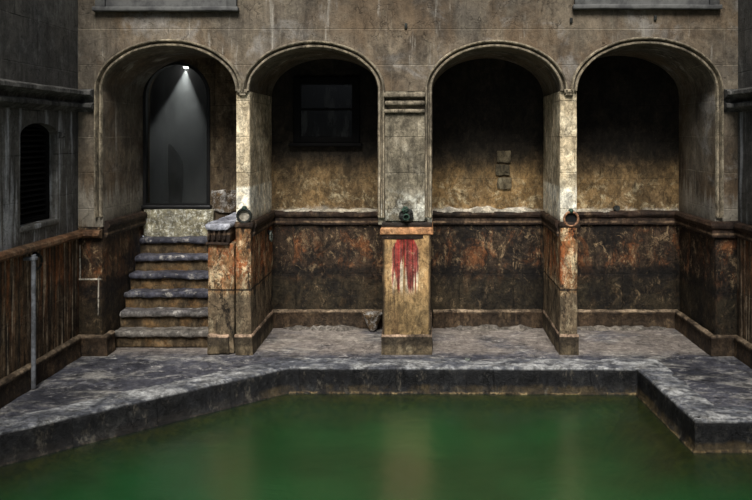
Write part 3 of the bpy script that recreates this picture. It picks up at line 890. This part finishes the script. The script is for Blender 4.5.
LX, LY, LZ = -2.875, 8.42, 2.99
t = thing('spotlight', 'small bright spotlight high behind the arched door glass', 'lamp', (LX, LY, LZ))
obj('housing', lathe(bmesh.new(), [(.02, .14), (.034, .12), (.036, .02), (.03, .018), (.028, .1)], (LX, LY, LZ), 'Z', 20), M_BLACK, t, True)
obj('bracket', tube(bmesh.new(), [(LX, LY, LZ + .13), (LX, LY, CZ1)], .01), M_BLACK, t, True)
obj('lens', lathe(bmesh.new(), [(.028, .012), (.028, .0), (.02, -.008), (.006, -.012)], (LX, LY, LZ), 'Z', 20), M_LAMP, t, True)
sp = bpy.data.lights.new('spotlight_beam', 'SPOT')
sp.energy = 15
sp.spot_size = math.radians(56)
sp.spot_blend = .35
sp.shadow_soft_size = .012
sp.color = (.96, 1, .99)
spo = bpy.data.objects.new('spotlight_beam', sp)
COL.objects.link(spo)
spo.parent = t
spo.location = (0, 0, -.02)
spo.rotation_euler = (math.radians(4), math.radians(6), 0)

# dim hooded shape behind the glass
st = obj('hooded_figure', tube(bmesh.new(), [(-3.03, 8.50, 1.30), (-3.03, 8.50, 1.36), (-3.025, 8.50, 1.55), (-3.025, 8.50, 1.72), (-3.03, 8.495, 1.84), (-3.045, 8.49, 1.91), (-3.06, 8.48, 1.97), (-3.08, 8.47, 2.03), (-3.095, 8.47, 2.07)],
         [.075, .075, .085, .09, .085, .07, .05, .03, .008], 18), M_STATUE, smooth=True)
tag(st, 'dim dark hooded shape standing behind the door glass', 'statue')

# ------------------------------------------------------------------ windows
wn = thing('window_1', 'small arched dark louvred window in the left wall', 'window', (XL, WC, WVB)); wn['kind'] = 'structure'
bm = bmesh.new()
for k in range(17):
    z = WVB + .03 + k * .05
    if z > WVS + WRI - .04: break
    hw = WH - .02 if z < WVS else (WH - .02) * math.sqrt(max(.05, 1 - ((z - WVS) / WRI) ** 2))
    prism(bm, [(XL - .20, WC - hw, z + .03), (XL - .10, WC - hw, z), (XL - .10, WC - hw, z + .012), (XL - .20, WC - hw, z + .042)], (0, 2 * hw, 0))
obj('louvre', bm, M_SLAT, wn)
bm = bmesh.new()
n0 = arch_outline(WC, WH - .002, WVB + .001, WVS, WRI - .002); n1 = arch_outline(WC, WH - .03, WVB + .03, WVS, WRI - .03)
V = [[bm.verts.new((x, p[0], p[1])) for p in L] for L, x in ((n0, XL - .08), (n1, XL - .08), (n1, XL - .22), (n0, XL - .22))]
for k in range(len(n0)):
    j = (k + 1) % len(n0)
    for q in range(4):
        bm.faces.new([V[q][k], V[q][j], V[(q + 1) % 4][j], V[(q + 1) % 4][k]])
obj('window_frame', bm, M_BWOOD, wn)
obj('light_block_panel', B(XL - .5, XL - .4, WC - .45, WC + .45, WVB - .1, WVS + .3, .01, .5), M_HOLE, wn)  # added panel that stops light coming through behind the louvres
obj('window_sill', B(XL - .2, XL + .012, WC - WH - .01, WC + WH + .01, WVB - .05, WVB - .002, .008, .06, .006), M_SIDE, wn, True)
obj('hood', sweep(bmesh.new(), [(XL + .0, WC + WH + .005), (XL + .0, WC + WH + .06)], [(0, 2.21), (.04, 2.20), (.045, 2.17), (.02, 2.15), (0, 2.15)], .03, .004), M_CORN, wn, True)

wn = thing('window_2', 'black framed dark window high in the second recess', 'window', (-1.12, YB, 2.07)); wn['kind'] = 'structure'
x0, x1, z0, z1 = -1.50, -.745, 2.09, 2.84
bm = bmesh.new()
for a in ((x0, x0 + .085, z0, z1), (x1 - .085, x1, z0, z1), (x0 + .08, x1 - .08, z1 - .085, z1), (x0 + .08, x1 - .08, z0, z0 + .07)):
    rbox(bm, a[0], a[1], YB - .05, YB - .001, a[2], a[3], .008, .2)
obj('window_frame', bm, M_BWOOD, wn, True)
nn = NB('murky_glass')
gcol = nn.mix(nn.ramp(nn.noise(1, 5, .6, nn.stretch(12, 12, 3)), .48, .66), srgb(5, 6, 6), srgb(46, 47, 46))  # near-black pane with paler upright streaks
M_MURK = nn.finish(gcol, .25, None, spec=.5)
obj('pane', B(x0 + .08, x1 - .08, YB - .02, YB - .003, z0 + .06, z1 - .08, .002, .5), M_MURK, wn)
bm = bmesh.new()
rbox(bm, x0 + .08, x1 - .08, YB - .035, YB - .018, 2.46, 2.485, .004, .3)
obj('glazing_bar', bm, M_BWOOD, wn, True)
obj('window_sill', B(x0 - .05, x1 + .03, YB - .08, YB - .001, 2.05, 2.09, .01, .2), M_BWOOD, wn, True)

for k, (x0, x1, z0) in enumerate(((-3.30, -1.855, 3.41), (1.47, 2.95, 3.43))):
    side = 'left' if k == 0 else 'right'
    wn = thing('window_%d' % (3 + k), 'foot of a grey boarded window above the %s arch' % ('leftmost' if k == 0 else 'rightmost'), 'window', ((x0 + x1) / 2, YF, z0)); wn['kind'] = 'structure'
    obj('window_sill', B(x0, x1, YF - .07, YF - .001, z0, z0 + .045, .01, .1, .004), M_GREYB, wn, True)
    bm = bmesh.new()
    rbox(bm, x0 + .02, x0 + .12, YF - .05, YF - .001, z0 + .045, z0 + 1.5, .008, .3)
    rbox(bm, x1 - .12, x1 - .02, YF - .05, YF - .001, z0 + .045, z0 + 1.5, .008, .3)
    rbox(bm, x0 + .02, x1 - .02, YF - .05, YF - .001, z0 + 1.5, z0 + 1.6, .008, .3)
    obj('window_frame', bm, M_GREYB, wn, True)
    obj('board', B(x0 + .1, x1 - .1, YF - .025, YF - .001, z0 + .045, z0 + 1.5, .004, .5), M_GREYB, wn)

# ------------------------------------------------------------------ rings and small fittings
def mooring_ring(label, x, z, y, R, r, m_ring, m_boss, face='y', m_plate=None):
    t = thing('mooring_ring', label, 'ring', (x, y, z))
    if face == 'y':
        obj('backplate', lathe(bmesh.new(), [(R * .92, 0), (R * .92, -.012), (R * .7, -.016)], (x, y, z), 'Y', 24), m_plate or M_HOLE, t, True)
        obj('ring', tube(bmesh.new(), [(x + R * math.cos(a), y - .03 - .006 * math.sin(a), z + R * math.sin(a)) for a in [2 * math.pi * k / 28 for k in range(28)]], r, 10, True), m_ring, t, True)
        obj('boss', lathe(bmesh.new(), [(.022, .0), (.026, -.02), (.024, -.04), (.014, -.055), (.004, -.06)], (x, y, z + R + .008), 'Y', 16), m_boss, t, True)
    else:
        s = 1
        obj('backplate', lathe(bmesh.new(), [(.03, 0), (.03, .012), (.02, .016)], (x, y, z + R), 'X', 18), M_HOLE, t, True)
        obj('ring', tube(bmesh.new(), [(x + .032, y + R * math.cos(a), z + R * math.sin(a)) for a in [2 * math.pi * k / 24 for k in range(24)]], r, 8, True), m_ring, t, True)
        obj('boss', lathe(bmesh.new(), [(.016, .012), (.02, .03), (.016, .045), (.004, .05)], (x, y, z + R), 'X', 14), m_boss, t, True)
    return t

mooring_ring('corroded ring with green boss under the bright white patch on the narrow pier', -1.80, 1.375, YF - .002, .066, .014, M_IRON, M_VERD, 'y', M_LIME)
mooring_ring('rust-rimmed ring with green boss on the pale pier between the right hand arches', 1.455, 1.345, YF - .002, .070, .012, M_RUSTM, M_VERD)
mooring_ring('dark hanging iron ring on the inner side of the second recess', -1.73, 1.06, 7.72, .05, .010, M_PALEM, M_IRON, 'x')
mooring_ring('dark iron ring hanging on the stained left wall near the pipe', XL + .022, 1.06, 6.18, .06, .011, M_IRON, M_IRON, 'x')

t = thing('corroded_spout', 'dark corroded metal spout above the red runs on the central pier', 'spout', (-.19, YF - .02, 1.39))
def lump(c, r, sq, seed):
    bm = bmesh.new()
    bmesh.ops.create_icosphere(bm, subdivisions=4, radius=1)
    for v in bm.verts:
        q = v.co.copy()
        k = 1 + .35 * noise.noise(q * 1.7 + Vector((seed, 0, 0))) + .22 * noise.noise(q * 4.5 + Vector((0, seed, 0)))
        v.co = Vector(c) + Vector((q.x * sq[0], q.y * sq[1], q.z * sq[2])) * r * k
    return bm
obj('mask_plate', lump((-.19, YF - .035, 1.385), .06, (1.25, .45, 1.0), 3), M_IRON, t, True)
obj('spout', lathe(bmesh.new(), [(.030, -.03), (.028, -.07), (.034, -.085), (.024, -.087), (.02, -.05)], (-.185, YF - .022, 1.372), 'Y', 18), M_VERD, t, True)
obj('knob', lump((-.195, YF - .06, 1.44), .03, (1, .8, 1), 5), M_VERD, t, True)

t = thing('drainpipe', 'pale grey vertical pipe down the lower left wall', 'pipe', (XL + .05, 6.03, 0))
obj('pipe', tube(bmesh.new(), [(XL + .098, 6.03, z) for z in (1.15, .8, .4, .1, .0)], .019, 14), M_LEAD, t, True)
obj('collar', B(XL + .02, XL + .122, 6.03 - .026, 6.03 + .026, 1.10, 1.13, .006, .05), M_LEAD, t, True)

t = thing('carved_tablet', 'narrow weathered tablet of stacked carved stones in the third recess', 'tablet', (.90, YB, 1.5))
for z0, z1, dx in ((1.86, 2.0, 0), (1.72, 1.84, -.01), (1.56, 1.70, .005)):
    obj('carved_stone', B(.82 + dx, .98 + dx, YB - .028, YB - .001, z0, z1, .012, .03, .010, 12), stone('tablet_stone', srgb(112, 102, 80), srgb(90, 80, 62), srgb(34, 30, 24), srgb(170, 160, 132), None, None, .4, .5, .4, z0, bump=1.0), t, True)

# broken basin in the corner of the second recess
t = thing('stone_basin', 'small broken funnel-shaped stone basin low in the corner beside the central pier', 'basin', (-.58, YB - .08, 0))
obj('bowl', lathe(bmesh.new(), [(.03, .0), (.05, .02), (.06, .06), (.085, .12), (.105, .175), (.11, .19), (.09, .19), (.07, .13), (.02, .09)], (-.585, YB - .19, 0), 'Z', 20), M_CRUMB, t, True)

tag(obj('iron_peg', tube(bmesh.new(), [(2.18, YB - .001, 1.345), (2.18, YB - .03, 1.345), (2.18, YB - .06, 1.35)], [.03, .026, .034], 10), M_IRON, smooth=True), 'short black iron peg on the ledge of the right hand recess', 'peg')
for x, z, lab in ((1.46, 3.325, 'small dark iron stub above the pale pier, left of the right hand window sill'), (2.30, 3.35, 'small dark iron stub above the crown of the right hand arch'), (-.19, 3.27, 'small dark iron stub high above the central pier')):
    t = tag(obj('iron_stub', B(x - .014, x + .014, YF - .02, YF - .001, z - .026, z + .026, .005, .03), M_IRON, smooth=True), lab, 'iron stub')
t = thing('floor_stud', 'tiny pale round stud set in the floor before the third recess', 'stud', (.415, 6.80, 0))
obj('rim', lathe(bmesh.new(), [(.026, -.004), (.026, .006), (.018, .008), (.016, .002)], (.415, 6.80, 0), 'Z', 18), M_PALEM, t, True)
obj('plug', lathe(bmesh.new(), [(.016, -.004), (.015, .004), (.006, .006)], (.415, 6.80, 0), 'Z', 14), M_IRON, t, True)
